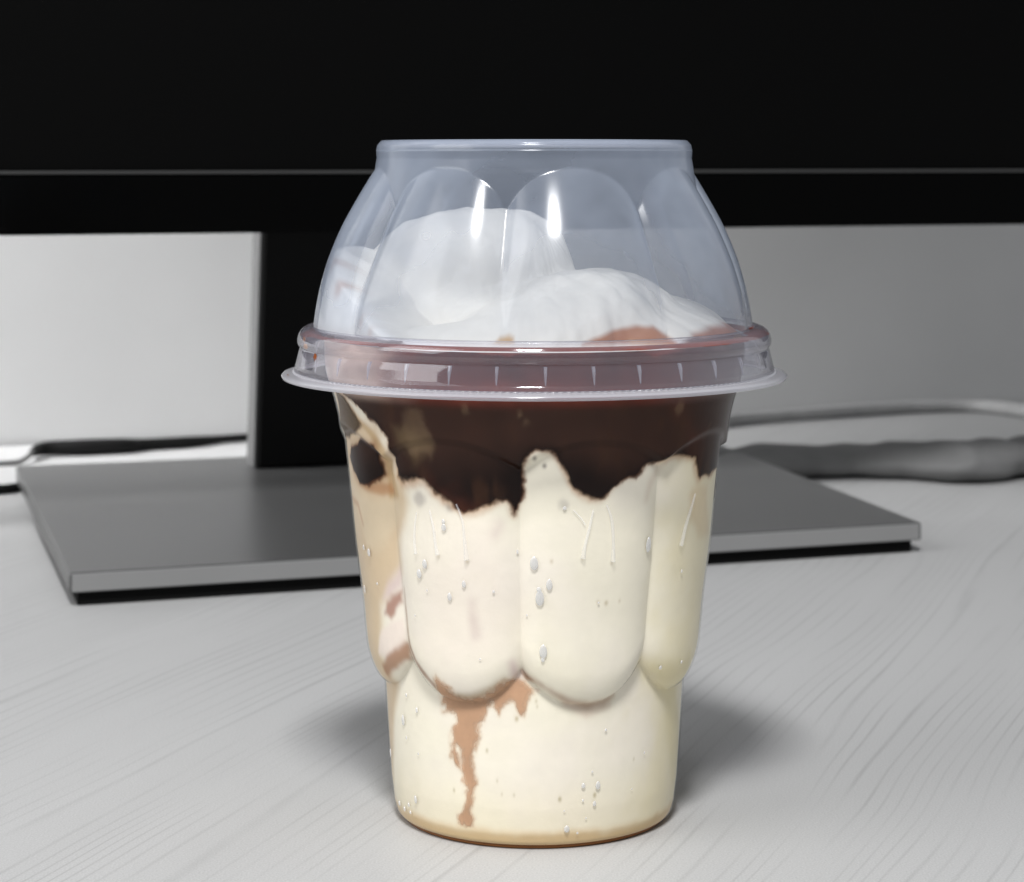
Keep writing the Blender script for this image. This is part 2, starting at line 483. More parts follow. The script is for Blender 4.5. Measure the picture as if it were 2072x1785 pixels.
# plate's front edge coloured paler to stand in for light on it
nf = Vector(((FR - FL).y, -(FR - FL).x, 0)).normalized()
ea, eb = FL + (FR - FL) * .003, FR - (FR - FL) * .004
prism('lightened_front', [loc(Vector((p.x, p.y, .0044))) for p in (ea + nf * .0005, eb + nf * .0005, eb - nf * .0004, ea - nf * .0004)],
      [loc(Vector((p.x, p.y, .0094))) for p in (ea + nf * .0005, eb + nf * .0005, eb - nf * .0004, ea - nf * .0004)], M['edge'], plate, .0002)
foot = prism('rubber_foot', inset(quad, 0.0035, 0.0002), inset(quad, 0.0035, 0.0039), M['rubber'], plate)

# ------------------------------------------------------------------ things lying behind the monitor
c = tube('black_cable', [ground_at(66, 916, .0032), ground_at(90, 908, .0036), ground_at(170, 905, .0036), ground_at(250, 902, .0034), ground_at(290, 900, .0028),
                         ground_at(380, 895, .0026), ground_at(450, 889, .0022), ground_at(520, 884, .0020), ground_at(640, 874, .0018)],
         [.0018, .0030, .0034, .0032, .0026, .0025, .0018, .0017, .0016], M['cable'])
tag(c, 'thick black cable end tapering towards the monitor neck along the wall', 'cable')
c = tube('grey_cable', [ground_at(-120, 945, .0013), ground_at(0, 938, .0013), ground_at(40, 934, .0014), ground_at(62, 920, .0030), ground_at(80, 908, .0034)],
         [.0010, .0010, .0010, .0010, .0010], M['cable_grey'])
tag(c, 'thin grey cable running off the left edge behind the stand plate', 'cable')
c = tube('black_wire', [ground_at(-160, 1002, .0019), ground_at(-20, 992, .0019), ground_at(40, 985, .0019), ground_at(75, 972, .0019), ground_at(96, 955, .0019)],
         [.0018, .0018, .0018, .0017, .0016], M['cable'])
tag(c, 'short dark wire beside the far left corner of the stand plate', 'wire')

# low dark grey ridge with a pale stripe behind it along the foot of the wall, right of the cup
def behind(px, py, z, gap):
    p = ground_at(px, py, z)
    d = min(p.y, (WALL_D - gap) / (1 - (px - HX) / FP * math.tan(YAW)))
    return Vector(((px - HX) / FP * d, d, z))
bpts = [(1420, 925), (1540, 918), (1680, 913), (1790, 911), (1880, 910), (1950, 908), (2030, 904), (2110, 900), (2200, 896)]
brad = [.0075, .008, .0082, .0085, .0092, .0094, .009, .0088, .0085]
bo = tube('grey_ridge', [ground_at(x, y, r_ * .8) for (x, y), r_ in zip(bpts, brad)], brad, M['ridge'], None, 26)
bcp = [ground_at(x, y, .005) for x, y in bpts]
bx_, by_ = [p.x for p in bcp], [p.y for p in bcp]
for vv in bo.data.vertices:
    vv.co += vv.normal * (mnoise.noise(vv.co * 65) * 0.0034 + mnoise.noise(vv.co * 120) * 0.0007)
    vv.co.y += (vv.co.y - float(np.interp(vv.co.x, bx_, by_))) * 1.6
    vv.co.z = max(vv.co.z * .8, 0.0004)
tag(bo, 'low blurred dark grey ridge lying on the desk right of the cup', 'ridge')
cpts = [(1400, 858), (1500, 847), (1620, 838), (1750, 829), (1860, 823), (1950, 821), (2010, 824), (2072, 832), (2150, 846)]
stripe = tube('pale_stripe', [behind(x, y, .0034, .006) for x, y in cpts], [.0030, .0031, .0029, .0032, .0031, .0030, .0034, .0036, .0036], M['stripe'])
tag(stripe, 'pale stripe lying along the foot of the wall right of the cup', 'stripe')

# ------------------------------------------------------------------ cup profile
CX, CY = 0.0043, 0.4615
BASE = np.array([(0, .0252), (.0006, .0262), (.0014, .0268), (.003, .0273), (.0078, .0279), (.0155, .02845), (.0232, .0289), (.034, .0296), (.05, .0302), (.1, .0310)])
PET = np.array([(0, .0310), (.0289, .0324), (.0347, .0334), (.0424, .0340), (.0491, .0349), (.0539, .0356), (.0616, .0363), (.0674, .0369), (.0732, .0375), (.078, .0381), (.0815, .0390), (.084, .0400), (.0865, .0408), (.0935, .0408)])
def smooth_table(tab, sig):
    z = np.arange(tab[0, 0] - .02, tab[-1, 0] + .02, .0002)
    r = np.interp(z, tab[:, 0], tab[:, 1])
    k = np.exp(-.5 * (np.arange(-60, 61) * .0002 / sig) ** 2); k /= k.sum()
    return np.stack([z[60:-60], np.convolve(r, k, 'valid')], 1)
PET = smooth_table(PET, .0022)
VAL0 = -4.8

def petal_phase(theta_deg, val0):
    t = ((theta_deg - val0) / 45.0) % 1.0
    return np.abs(t - 0.5) * 2.0          # 0 at a petal's middle, 1 in a valley

def sstep(a, b, x):
    t = np.clip((x - a) / (b - a), 0, 1)
    return t * t * (3 - 2 * t)

def r_cup(th, z):
    """outer radius of what fills the cup; th in radians from the front, + to the right."""
    th = np.asarray(th, float); z = np.asarray(z, float)
    ph = petal_phase(np.degrees(th), VAL0)
    rb = np.interp(z, BASE[:, 0], BASE[:, 1])
    rp = np.interp(z, PET[:, 0], PET[:, 1])
    ztop = .0762 - .0045 * ph ** 2
    depth = .0016 * ph ** 3.0 * (1 - sstep(ztop - .0012, ztop + .0006, z))
    rp = rp - depth - .0005 * (1 - sstep(ztop - .0012, ztop + .0006, z))
    zb = .0272 + .0068 * ph ** 2.4
    t = np.clip((z - zb) / .0062, 0, 1)
    s = np.sqrt(np.clip(1 - (1 - t) ** 2.0, 0, 1))
    return rb + (rp - rb) * s

def at_cup(px, py, rf=r_cup):
    """photo pixel -> (theta, z) on the cup's front."""
    d = CY - 0.034
    for _ in range(25):
        X = (px - HX) / FP * d - CX
        Z = EYE - (py - HY) / FP * d
        r = 0.033
        th = math.asin(max(-1, min(1, X / 0.036)))
        for _ in range(4):
            r = float(rf(th, Z)); th = math.asin(max(-.9999, min(.9999, X / r)))
        d2 = CY - r * math.cos(th)
        d = 0.5 * d + 0.5 * d2
    return th, Z

RS = 0.0355                                 # metres of arc for one radian, used for flat layout on the wall
def lay(pts, scale=None, rf=r_cup):
    out = []
    for p in pts:
        th, z = at_cup(p[0], p[1], rf)
        out.append((th * RS, z))
    return np.array(out)
def z2(pts):   # coordinates read off the enlarged middle of the photograph
    return [(645.5 + x * .4206, 742.3 + y * .4206) for x, y in pts]
def z3(pts):   # ... and off its lower part
    return [(645.5 + x * .4206, 1226.5 + y * .4206) for x, y in pts]

def sdf_poly(Q, poly):
    """signed distance, + inside."""
    P = np.asarray(poly); n = len(P)
    d = np.full(len(Q), 1e9); ins = np.zeros(len(Q), bool)
    for i in range(n):
        a, b_ = P[i], P[(i + 1) % n]
        e = b_ - a; wv = Q - a
        t = np.clip((wv @ e) / max(e @ e, 1e-18), 0, 1)
        d = np.minimum(d, np.hypot(*(wv - t[:, None] * e).T))
        cond = ((a[1] <= Q[:, 1]) & (b_[1] > Q[:, 1])) | ((b_[1] <= Q[:, 1]) & (a[1] > Q[:, 1]))
        with np.errstate(divide='ignore', invalid='ignore'):
            xi = a[0] + (Q[:, 1] - a[1]) / (b_[1] - a[1]) * e[0]
        ins ^= cond & (Q[:, 0] < xi)
    return np.where(ins, d, -d)

def sdf_line(Q, line, rad):
    P = np.asarray(line); d = np.full(len(Q), -1e9)
    for i in range(len(P) - 1):
        a, b_ = P[i], P[i + 1]; e = b_ - a; wv = Q - a
        t = np.clip((wv @ e) / max(e @ e, 1e-18), 0, 1)
        rr = rad[i] * (1 - t) + rad[i + 1] * t
        d = np.maximum(d, rr - np.hypot(*(wv - t[:, None] * e).T))
    return d

_perm = np.random.RandomState(3).rand(256, 256)
def vnoise(x, y):
    xi = np.floor(x).astype(int); yi = np.floor(y).astype(int)
    fx = x - xi; fy = y - yi
    fx = fx * fx * (3 - 2 * fx); fy = fy * fy * (3 - 2 * fy)
    g = lambda a, b_: _perm[a % 256, b_ % 256]
    return (g(xi, yi) * (1 - fx) + g(xi + 1, yi) * fx) * (1 - fy) + (g(xi, yi + 1) * (1 - fx) + g(xi + 1, yi + 1) * fx) * fy - 0.5
def fbm(Q, scale, octaves=4):
    s = 0; a = 1.0
    for k in range(octaves):
        s = s + a * vnoise(Q[:, 0] * scale * 2 ** k + 13.1 * k, Q[:, 1] * scale * 2 ** k + 7.7 * k)
        a *= 0.5
    return s

# ------------------------------------------------------------------ what fills the cup
front = np.radians(np.arange(-104, 104.01, 0.25))
back = np.radians(np.arange(106, 255, 2.0))
TH = np.concatenate([front, back]); NU = len(TH)
ZZ = np.concatenate([[.0009], np.arange(.0014, .0925, .00028)]); NV = len(ZZ)
tt, zz = np.meshgrid(TH, ZZ)
rr = r_cup(tt, zz) - .00032
tt, zz, rr = tt.ravel(), zz.ravel(), rr.ravel()
wrap = np.where(tt > math.pi, tt - 2 * math.pi, tt)
Q = np.stack([wrap * RS, zz], 1)
jit = fbm(Q, 420, 4)

main_edge = [(120, 0), (2040, 0), (1990, 300), (1960, 420), (1925, 460), (1905, 495), (1880, 520), (1850, 540), (1830, 542), (1822, 500), (1815, 448), (1770, 440),
             (1720, 434), (1670, 440), (1630, 456), (1580, 490), (1530, 530), (1470, 551), (1430, 582), (1395, 622), (1360, 636), (1310, 636), (1268, 620), (1230, 590),
             (1200, 550), (1172, 490), (1142, 440), (1108, 412), (1060, 408), (1020, 416), (1000, 442), (988, 500), (986, 560), (986, 630), (968, 690), (950, 716),
             (934, 726), (920, 710), (915, 672), (898, 652), (850, 662), (800, 682), (740, 702), (692, 712), (650, 684), (620, 656), (590, 642), (560, 612),
             (530, 577), (490, 552), (440, 553), (400, 556), (372, 530), (345, 430), (318, 350), (250, 262), (180, 190), (110, 130)]
me_poly = lay(z2(main_edge))
me_poly[0, 1] = me_poly[1, 1] = 0.2
sd_main = sdf_poly(Q, me_poly)
blob = lay(z2([(150, 375), (200, 345), (262, 372), (300, 440), (316, 520), (292, 562), (232, 582), (190, 562), (160, 500), (140, 430)]))
sd_blob = sdf_poly(Q, blob)
upleft = lay(z2([(70, 100), (120, 150), (205, 280), (180, 330), (120, 350), (96, 240)]))
sd_ul = sdf_poly(Q, upleft)
sd_back = np.where(np.abs(wrap) > R(78), (zz - (.064 + .004 * np.sin(wrap * 7) + .003 * np.sin(wrap * 17 + 1))), -1)
sd_top = zz - .0785                                   # everything under the lid's rim is sauce
sd_sauce = np.maximum.reduce([sd_main, sd_blob, sd_ul, np.where(wrap < R(-66), -1, sd_back), np.where(wrap > R(-48), sd_top, zz - .0835)]) + jit * .0008 + fbm(Q + 9.1, 1100, 3) * .0003

drip = lay(z3([(585, 440), (600, 500), (585, 515), (640, 520), (650, 560), (636, 620), (626, 665), (640, 720), (656, 775), (684, 792), (690, 830), (708, 880), (690, 960), (668, 1030), (676, 1062),
               (742, 1056), (728, 985), (742, 920), (752, 860), (745, 800), (735, 740), (750, 690), (768, 640), (760, 590), (790, 540), (805, 500), (832, 482), (868, 545), (882, 500),
               (920, 468), (955, 520), (976, 532), (985, 470), (1004, 440), (1045, 400), (1000, 372), (960, 350), (880, 362), (840, 400), (760, 440), (680, 440), (630, 400), (560, 340), (540, 350), (575, 420)]))
hole = lay(z3([(660, 690), (680, 695), (686, 740), (682, 785), (664, 740)]))
jit2 = fbm(Q + 1.3, 900, 4)
sd_drip = np.minimum(sdf_poly(Q, drip), -sdf_poly(Q, hole) * 1.0) + jit * .0012 + jit2 * .0007

# ---- ice cream colours (the food's own stains)
def C(*c): return np.array(lin(c))
cream = C(247, 240, 221)
col = np.tile(cream, (len(Q), 1))
def paint(mask, c, amt=1.0):
    global col
    m = (np.clip(mask, 0, 1) * amt)[:, None]
    col = col * (1 - m) + c * m
def soft(sd, wd): return sstep(-wd, wd, sd)
nz = fbm(Q, 110, 4); nz2 = fbm(Q + 3.7, 60, 3)
paint(sstep(.0, .8, nz2 + .15), C(246, 236, 228), .45)                       # faint warmer and cooler swirls
paint(sstep(.05, .7, nz), C(240, 232, 208), .35)
# tan melt down the left flank, against the wall of the cup
fl = lay([(676, 800), (760, 860), (815, 1010), (812, 1160), (770, 1230), (768, 1330), (785, 1365), (770, 1700), (690, 1500), (640, 1000)])
paint(soft(sdf_poly(Q, fl) + nz * .002, .0022), C(210, 180, 138), .75)
paint(soft(sdf_poly(Q, lay(z2([(150, 560), (240, 600), (360, 610), (380, 700), (330, 850), (230, 860), (180, 700)]))) + nz * .003, .0015), C(226, 208, 178), .7)
paint(soft(sdf_poly(Q, lay(z2([(88, 140), (150, 190), (240, 290), (318, 400), (352, 500), (372, 620), (330, 640), (320, 540), (300, 440), (255, 360), (190, 290), (110, 200)]))) + nz * .001, .0006), C(190, 158, 112), .75)
paint(soft(sdf_poly(Q, lay(z2([(180, 560), (300, 560), (340, 560), (360, 610), (300, 620), (230, 600)]))), .0007), C(176, 120, 72), .7)
paint(soft(sdf_line(Q, lay(z2([(140, 600), (180, 660), (205, 760)])), [.0004, .0005, .0003]), .0004), C(190, 140, 100), .6)
# purple-brown and white marbling beside the left valley
paint(soft(sdf_poly(Q, lay(z2([(300, 1120), (340, 1000), (385, 930), (398, 1000), (400, 1080), (330, 1110)]))) + nz * .002, .0009), C(226, 206, 200), .9)
paint(soft(sdf_poly(Q, lay(z2([(305, 1190), (318, 1130), (360, 1060), (402, 1040), (408, 1150), (380, 1175), (340, 1210)]))) + nz * .003, .0007), C(168, 118, 100), .85)
paint(soft(sdf_poly(Q, lay(z3([(285, 160), (300, 120), (340, 80), (405, 50), (412, 130), (400, 200), (330, 240), (282, 225)]))) + nz * .0015, .0008), C(244, 230, 218), .95)
paint(soft(sdf_poly(Q, lay(z3([(310, 300), (325, 265), (380, 220), (420, 190), (438, 255), (410, 262), (350, 290), (320, 325)]))) + nz * .002, .0007), C(172, 124, 92), .85)
# sauce caught along the left petal's edge; stain and painted shade under both petals
paint(soft(sdf_line(Q, lay(z3([(403, -90), (410, 0), (418, 90), (430, 190), (460, 270), (520, 350), (600, 430), (640, 450)])), [.0001, .00025, .0003, .0005, .0006, .0006, .0006, .0005]) + jit * .0003, .0005), C(150, 104, 72), .8)
paint(soft(sdf_line(Q, lay(z3([(560, 400), (650, 440), (740, 445), (820, 410), (890, 355)])), [.0003, .0008, .0009, .0007, .0003]), .0010), C(152, 128, 90), .75)
paint(soft(sdf_line(Q, lay(z3([(980, 320), (1005, 345), (1060, 375), (1130, 420), (1200, 460), (1290, 480), (1370, 465), (1420, 430)])), [.0003, .0004, .0003, .0003, .0006, .0008, .0006, .0002]) + jit * .0003, .0009), C(170, 132, 104), .75)
paint(soft(sdf_line(Q, lay(z3([(975, 315), (1000, 345), (1025, 360)])), [.0003, .0004, .0002]), .0003), C(160, 104, 66), .8)
paint(soft(sdf_line(Q, lay(z3([(930, 280), (945, 330), (960, 360)])), [.0006, .0010, .0008]), .0012), C(214, 188, 184), .8)
paint(soft(sdf_line(Q, lay(z3([(1180, 470), (1290, 520), (1400, 480)])), [.0003, .0006, .0003]), .0011), C(206, 178, 160), .6)
# pale yellow melt on the right flank
paint(soft(sdf_poly(Q, lay(z3([(1550, 260), (1760, 280), (1790, 240), (1760, 900), (1690, 980), (1680, 500), (1600, 330)]))) + nz * .002, .002), C(226, 212, 162), .75)
paint(soft(sdf_poly(Q, lay(z2([(1790, 620), (1830, 560), (1880, 560), (1880, 800), (1830, 820), (1800, 740)]))) + nz * .002, .0012), C(210, 172, 140), .65)
paint(soft(sdf_line(Q, lay(z2([(1640, 480), (1600, 560), (1580, 640)])), [.0006, .0008, .0004]), .001), C(224, 208, 188), .6)
paint(soft(sdf_poly(Q, lay([(840, 1130), (1000, 1060), (1040, 1200), (1030, 1340), (900, 1390), (850, 1300)])) + nz * .004, .005), C(243, 230, 219), .5)
# faint mauve streaks in the left petal
for ln in ([(730, 1140), (735, 1230), (742, 1300)], [(870, 760), (845, 810)], [(760, 1290), (742, 1220)]):
    paint(soft(sdf_line(Q, lay(z2(ln)), [.0005] * len(ln)) + nz * .001, .0016), C(216, 198, 190), .55)
paint(sstep(.55, 1.15, wrap + nz * .3) * sstep(-2.0, -1.0, -wrap), C(236, 224, 184), .65)
paint((1 - sstep(.003, .016, zz)) , C(240, 228, 196), .5)
# grey-tan smears and bubbles
for x, y, r_, c_, kk in [(480, 640, .0011, (176, 168, 160), .6), (620, 675, .0010, (130, 112, 100), .7), (700, 690, .0009, (140, 118, 100), .6), (820, 655, .0008, (150, 120, 96), .4), (1180, 665, .0007, (200, 194, 182), .7)]:
    paint(soft(r_ - np.hypot(*(Q - lay(z2([(x, y)]))[0]).T) + jit * .0008, .0007), C(*c_), kk)
for x, y, r_ in [(1037, 442, .00036), (1085, 478, .00036)]:
    paint(soft(r_ - np.hypot(*(Q - lay(z2([(x, y)]))[0]).T), .00022), C(92, 82, 78), .95)
for x, y, r_ in [(645, 888, .0003), (950, 545, .0004), (805, 697, .0003), (1160, 932, .00042), (1330, 912, .00042), (855, 843, .0002), (937, 912, .0002), (878, 908, .00018), (1045, 460, .00024), (1050, 486, .0002), (1520, 738, .0002)]:
    paint(soft(r_ - np.hypot(*(Q - lay(z3([(x, y)]))[0]).T), .00024), C(178, 164, 124), .85)
for x, y, r_ in [(1385, 1138, .00036), (1345, 1135, .00022), (1450, 1128, .0002), (710, 938, .0003), (570, 915, .0002), (1270, 925, .0002), (1412, 945, .00024), (1120, 938, .00025)]:
    paint(soft(r_ - np.hypot(*(Q - lay(z2([(x, y)]))[0]).T), .00028), C(182, 164, 128), .75)
# amber edge where the sauce bleeds into the cream
paint(soft(sd_sauce + .0003 + nz * .0014, .0010), C(190, 146, 104), .75)
paint(soft(sd_blob + .0008 + nz * .002, .0016), C(150, 106, 66), .7)
paint(soft(sd_drip + .0002, .0010), C(226, 202, 174), .6)
# tan base edge seen through the thick bottom of the cup
paint(1 - sstep(.0022, .0046, zz + nz * .0012), C(212, 180, 130), .85)

g_ = col.reshape(NV, NU, 3)                               # colours bleed a little into each other
for _ in range(3):
    g_ = .5 * g_ + .125 * (np.roll(g_, 1, 1) + np.roll(g_, -1, 1) + np.concatenate([g_[:1], g_[:-1]]) + np.concatenate([g_[1:], g_[-1:]]))
col = g_.reshape(-1, 3)

serve = empty('soft_serve', (CX, CY, 0))
tag(serve, 'vanilla soft serve with chocolate sauce filling the clear plastic cup', 'ice cream')
V = np.stack([rr * np.sin(tt), -rr * np.cos(tt), zz], 1)
me = grid_mesh('ice_cream', V, NU, NV)
bm = bmesh.new(); bm.from_mesh(me)                       # close the bottom
bm.verts.ensure_lookup_table()
bm.faces.new([bm.verts[i] for i in range(NU)][::-1]); bm.to_mesh(me); bm.free()
color_attr(me, 'tint', col)
ice = link('ice_cream', me, M['cream'], serve)

def sauce_sheet(name, sd, colour, thick=.0002, fade=(-.0003, .0009), full=1.0):
    off = np.clip(sd * .2 + .00005, .00004, thick)
    r2 = rr + off
    Vs = np.stack([r2 * np.sin(tt), -r2 * np.cos(tt), zz], 1)
    me, idx = grid_mesh(name, Vs, NU, NV, keep=sd > fade[0] - .0002)
    color_attr(me, 'tint', colour[idx], sstep(fade[0], fade[1], sd[idx]) * full)
    return link(name, me, M['sauce'], serve)

dk = sstep(-.0002, .0006, sd_sauce + nz * .0006)[:, None]
sc_ = C(112, 66, 38) * (1 - dk) ** 2 + C(88, 50, 30) * (2 * dk * (1 - dk)) + C(25, 13, 10) * dk ** 2
hi = (sstep(.066, .0765, zz + nz2 * .006) * sstep(.0, .002, sd_sauce))[:, None] * .75     # thinner, lighter sauce higher up
sc_ = sc_ * (1 - hi) + C(62, 40, 31) * hi
warm = sstep(.05, .7, fbm(Q + 5.5, 75, 4))[:, None] * .8                                # thick and thin patches
sc_ = sc_ * (1 - warm * (dk > .5)) + C(88, 46, 32) * warm * (dk > .5)
smear = sstep(.12, .5, fbm(np.stack([Q[:, 0] * 2.2, Q[:, 1] * .7], 1) + 2.2, 130, 4))[:, None] * .5
sc_ = sc_ * (1 - smear * (dk > .5)) + C(70, 45, 30) * smear * (dk > .5)
ulm = soft(sd_ul + .0006, .0006)[:, None] * .85
sc_ = sc_ * (1 - ulm) + C(96, 78, 56) * ulm
fz = (soft(sdf_poly(Q, lay(z2([(330, 270), (400, 255), (520, 300), (550, 400), (470, 450), (380, 400)]))) + nz * .004, .002))[:, None] * .5
sc_ = sc_ * (1 - fz) + C(128, 108, 78) * fz
for x_, y_, r_, k_ in [(705, 185, .0003, .3), (962, 240, .0004, .45), (985, 268, .0003, .4), (1740, 190, .0004, .25), (1880, 285, .0003, .25), (470, 330, .0030, .22)]:  # highlight specks painted into the sauce, plus one broad pale patch
    mk = (soft(r_ - np.hypot(*((Q - lay(z2([(x_, y_)]))[0]) * np.array([1, .7])).T) + jit * .0016, .0009))[:, None] * k_
    sc_ = sc_ * (1 - mk) + C(150, 126, 98) * mk
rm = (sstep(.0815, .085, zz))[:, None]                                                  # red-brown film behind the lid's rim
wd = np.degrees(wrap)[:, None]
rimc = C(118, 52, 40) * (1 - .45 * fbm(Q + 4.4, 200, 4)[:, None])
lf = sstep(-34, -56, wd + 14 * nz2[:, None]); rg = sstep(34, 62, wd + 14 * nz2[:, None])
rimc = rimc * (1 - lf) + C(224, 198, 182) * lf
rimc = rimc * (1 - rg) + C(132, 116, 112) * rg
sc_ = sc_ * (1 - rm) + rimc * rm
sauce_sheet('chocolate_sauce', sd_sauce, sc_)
dd = sstep(.0, .0011, sd_drip)[:, None]
dc = C(208, 168, 136) * (1 - dd) + (C(206, 164, 132)) * dd
dc = dc * (1 + .25 * nz[:, None])
o = sauce_sheet('sauce_drip', sd_drip, dc, .00012, (-.0006, .0014), .85)
o['label'] = 'light brown sauce drip running down the cup front'

# ------------------------------------------------------------------ lid profile
LID = np.array([(.0935, .0426), (.0962, .0423), (.102, .0413), (.1078, .0397), (.114, .0371), (.1198, .0338), (.1241, .0312), (.127, .0292), (.131, .026)])
LID = smooth_table(LID, .0018)
COLLAR = np.array([(.093, .0300), (.119, .0318), (.1245, .0310), (.127, .0306), (.1285, .0307), (.1295, .0305), (.1301, .0300)])
LVAL = -9.5
def r_lid(th, z):
    ph = petal_phase(np.degrees(np.asarray(th, float)), LVAL)
    rd = np.interp(z, LID[:, 0], LID[:, 1])
    dep = .0026 * sstep(.0935, .114, z) + .0024
    crease = np.exp(-(((1 - ph) * .39 * .037) / .0004) ** 2) * sstep(.0950, .0965, z)
    lobe = 1 - np.sqrt(1 - (.985 * ph) ** 2)
    rd = rd + .0005 - dep * lobe + .00036 * crease          # a thin pinched seam down each valley
    rc = np.interp(z, COLLAR[:, 0], COLLAR[:, 1])
    return np.maximum(rd, rc)

# ------------------------------------------------------------------ whipped top inside the dome
def swirl():
    O = np.array([0, 0, .086])
    nt_, ne = 560, 170
    th = np.linspace(-math.pi, math.pi, nt_, endpoint=False)
    el = np.concatenate([np.linspace(-.02, 1.2, ne - 20), np.linspace(1.21, math.pi / 2 - .002, 20)])
    T, E = np.meshgrid(th, el); T, E = T.ravel(), E.ravel()
    D = np.stack([np.cos(E) * np.sin(T), -np.cos(E) * np.cos(T), np.sin(E)], 1)
    ells = [  # centre, radii (mm)
        ((0, 0, 86), (41.5, 41.5, 8.5)),
        ((-17, 7, 102), (12, 14, 13.5)),
        ((-10, 6, 103), (12, 14, 13.8)),
        ((-3, 5, 103), (11, 13, 13.2)),
        ((-22, 10, 98), (12, 14, 14)),
        ((-10, 8, 94), (22, 22, 13)),
        ((11, -9, 95.5), (17, 17, 10.5)),
        ((3, -16, 92), (19, 15, 9)),
        ((22, 8, 91), (17, 18, 9)),
        ((25, -13, 90), (15, 16, 8)),
        ((-12, -22, 89.5), (20, 13, 7)),
    ]
    ts = []
    for c_, r_ in ells:
        c_ = np.array(c_) / 1000; r_ = np.array(r_) / 1000
        a = ((D / r_) ** 2).sum(1)
        q = (O - c_) / r_
        bq = ((D / r_) * q).sum(1); cq = (q * q).sum() - 1
        disc = bq * bq - a * cq
        t = np.where(disc > 0, (-bq + np.sqrt(np.maximum(disc, 0))) / a, 0)
        ts.append(np.maximum(t, 0))
    ts = np.array(ts)
    k = 14.0
    t = ((ts * 1000) ** k).sum(0) ** (1 / k) / 1000
    QQ = D[:, :2] * .045
    t *= 1 + .045 * fbm(QQ, 120, 5) + .006 * fbm(QQ, 900, 3)
    # soften small jumps between the mounds
    g = t.reshape(ne, nt_)
    for _ in range(5):
        g = .5 * g + .125 * (np.roll(g, 1, 1) + np.roll(g, -1, 1)) + .125 * (np.vstack([g[:1], g[:-1]]) + np.vstack([g[1:], g[-1:]]))
    t = g.ravel()
    # at the left the cream is pressed flat against the dome up to a slanting edge
    tl = np.full(len(T), .04)
    for _ in range(40):
        zl_ = O[2] + tl * np.sin(E)
        tl = .5 * tl + .5 * np.clip((r_lid(T, zl_) - .0009) / np.maximum(np.cos(E), .05), 0, .06)
    zl_ = O[2] + tl * np.sin(E)
    Td = np.degrees(T)
    zcut = .0935 + .0172 * np.clip((-36 - Td) / 46, -.3, 1) ** 1.0 - .02 * np.clip((-110 - Td) / 30, 0, 1) + .0006 * fbm(np.stack([T * .04, T * 0], 1), 120, 2)
    wm = sstep(-.0006, .0012, zcut - zl_) * (Td < -30)
    t = np.where(wm > 0, np.maximum(t, t + (tl - t) * wm), t)
    t = np.where((zl_ < zcut + .004) & (Td < -30) & (Td > -120), np.minimum(t, tl), t)
    P = O + D * t[:, None]
    rad = np.hypot(P[:, 0], P[:, 1])
    lim = np.where(P[:, 2] < .0938, .0388, r_lid(T, P[:, 2]) - .0009)                     # pressed flat where it meets the dome
    P[:, :2] *= (np.minimum(rad, lim) / np.maximum(rad, 1e-9))[:, None]
    P[:, 2] = np.maximum(P[:, 2], .0855)
    me = grid_mesh('swirl', P, nt_, ne)
    QL = np.stack([T * .041, P[:, 2]], 1)
    cc = np.tile(C(238, 234, 226), (len(P), 1))
    pressed = np.hypot(P[:, 0], P[:, 1]) > lim - .0025
    nn = fbm(QL, 90, 4)
    def pt(mask, c_, amt):
        nonlocal cc
        m = (np.clip(mask, 0, 1) * amt)[:, None]; cc = cc * (1 - m) + c_ * m
    pt(sstep(.1, .7, nn), C(226, 222, 220), .5)
    pt(pressed.astype(float), C(248, 246, 243), 1.0)  # pressed cream painted whiter, standing in for less haze over it
    def lp(pts):
        return np.array([(a * .041, z) for a, z in (at_cup(x, y, lambda th_, z_: .0395) for x, y in pts)])
    frontm = (np.abs(T) < 1.7) & (pressed | (T > -.3))
    for poly, c_, k_ in [
        ([(1205, 704), (1240, 690), (1290, 672), (1340, 660), (1368, 662), (1380, 704)], (172, 100, 38), .95),
        ([(1318, 690), (1345, 692), (1370, 700), (1320, 705)], (206, 160, 100), .8),
        ([(985, 700), (995, 690), (1015, 687), (1028, 690), (1032, 702)], (196, 150, 84), .9),
        ([(1380, 706), (1410, 678), (1450, 664), (1490, 646), (1520, 646), (1515, 700), (1450, 712)], (160, 92, 58), .9)]:
        pt(soft(sdf_poly(QL, lp(poly)) + nn * .001, .0007) * frontm, C(*c_), k_)
    for a_, z_, r_, c_ in [(-77, .1068, .0009, (186, 140, 112)), (-66, .1030, .0013, (204, 164, 142)), (-53, .0968, .0010, (196, 148, 120)), (-47, .0952, .0008, (222, 196, 178))]:
        dd_ = np.hypot((T - R(a_)) * .041 * .8, (P[:, 2] - z_) * .6)
        pt(soft(r_ - dd_ + nn * .0012, .0009) * frontm, C(*c_), .7)
    color_attr(me, 'tint', cc)
    return link('swirl', me, M['cream'], serve)
swirl()

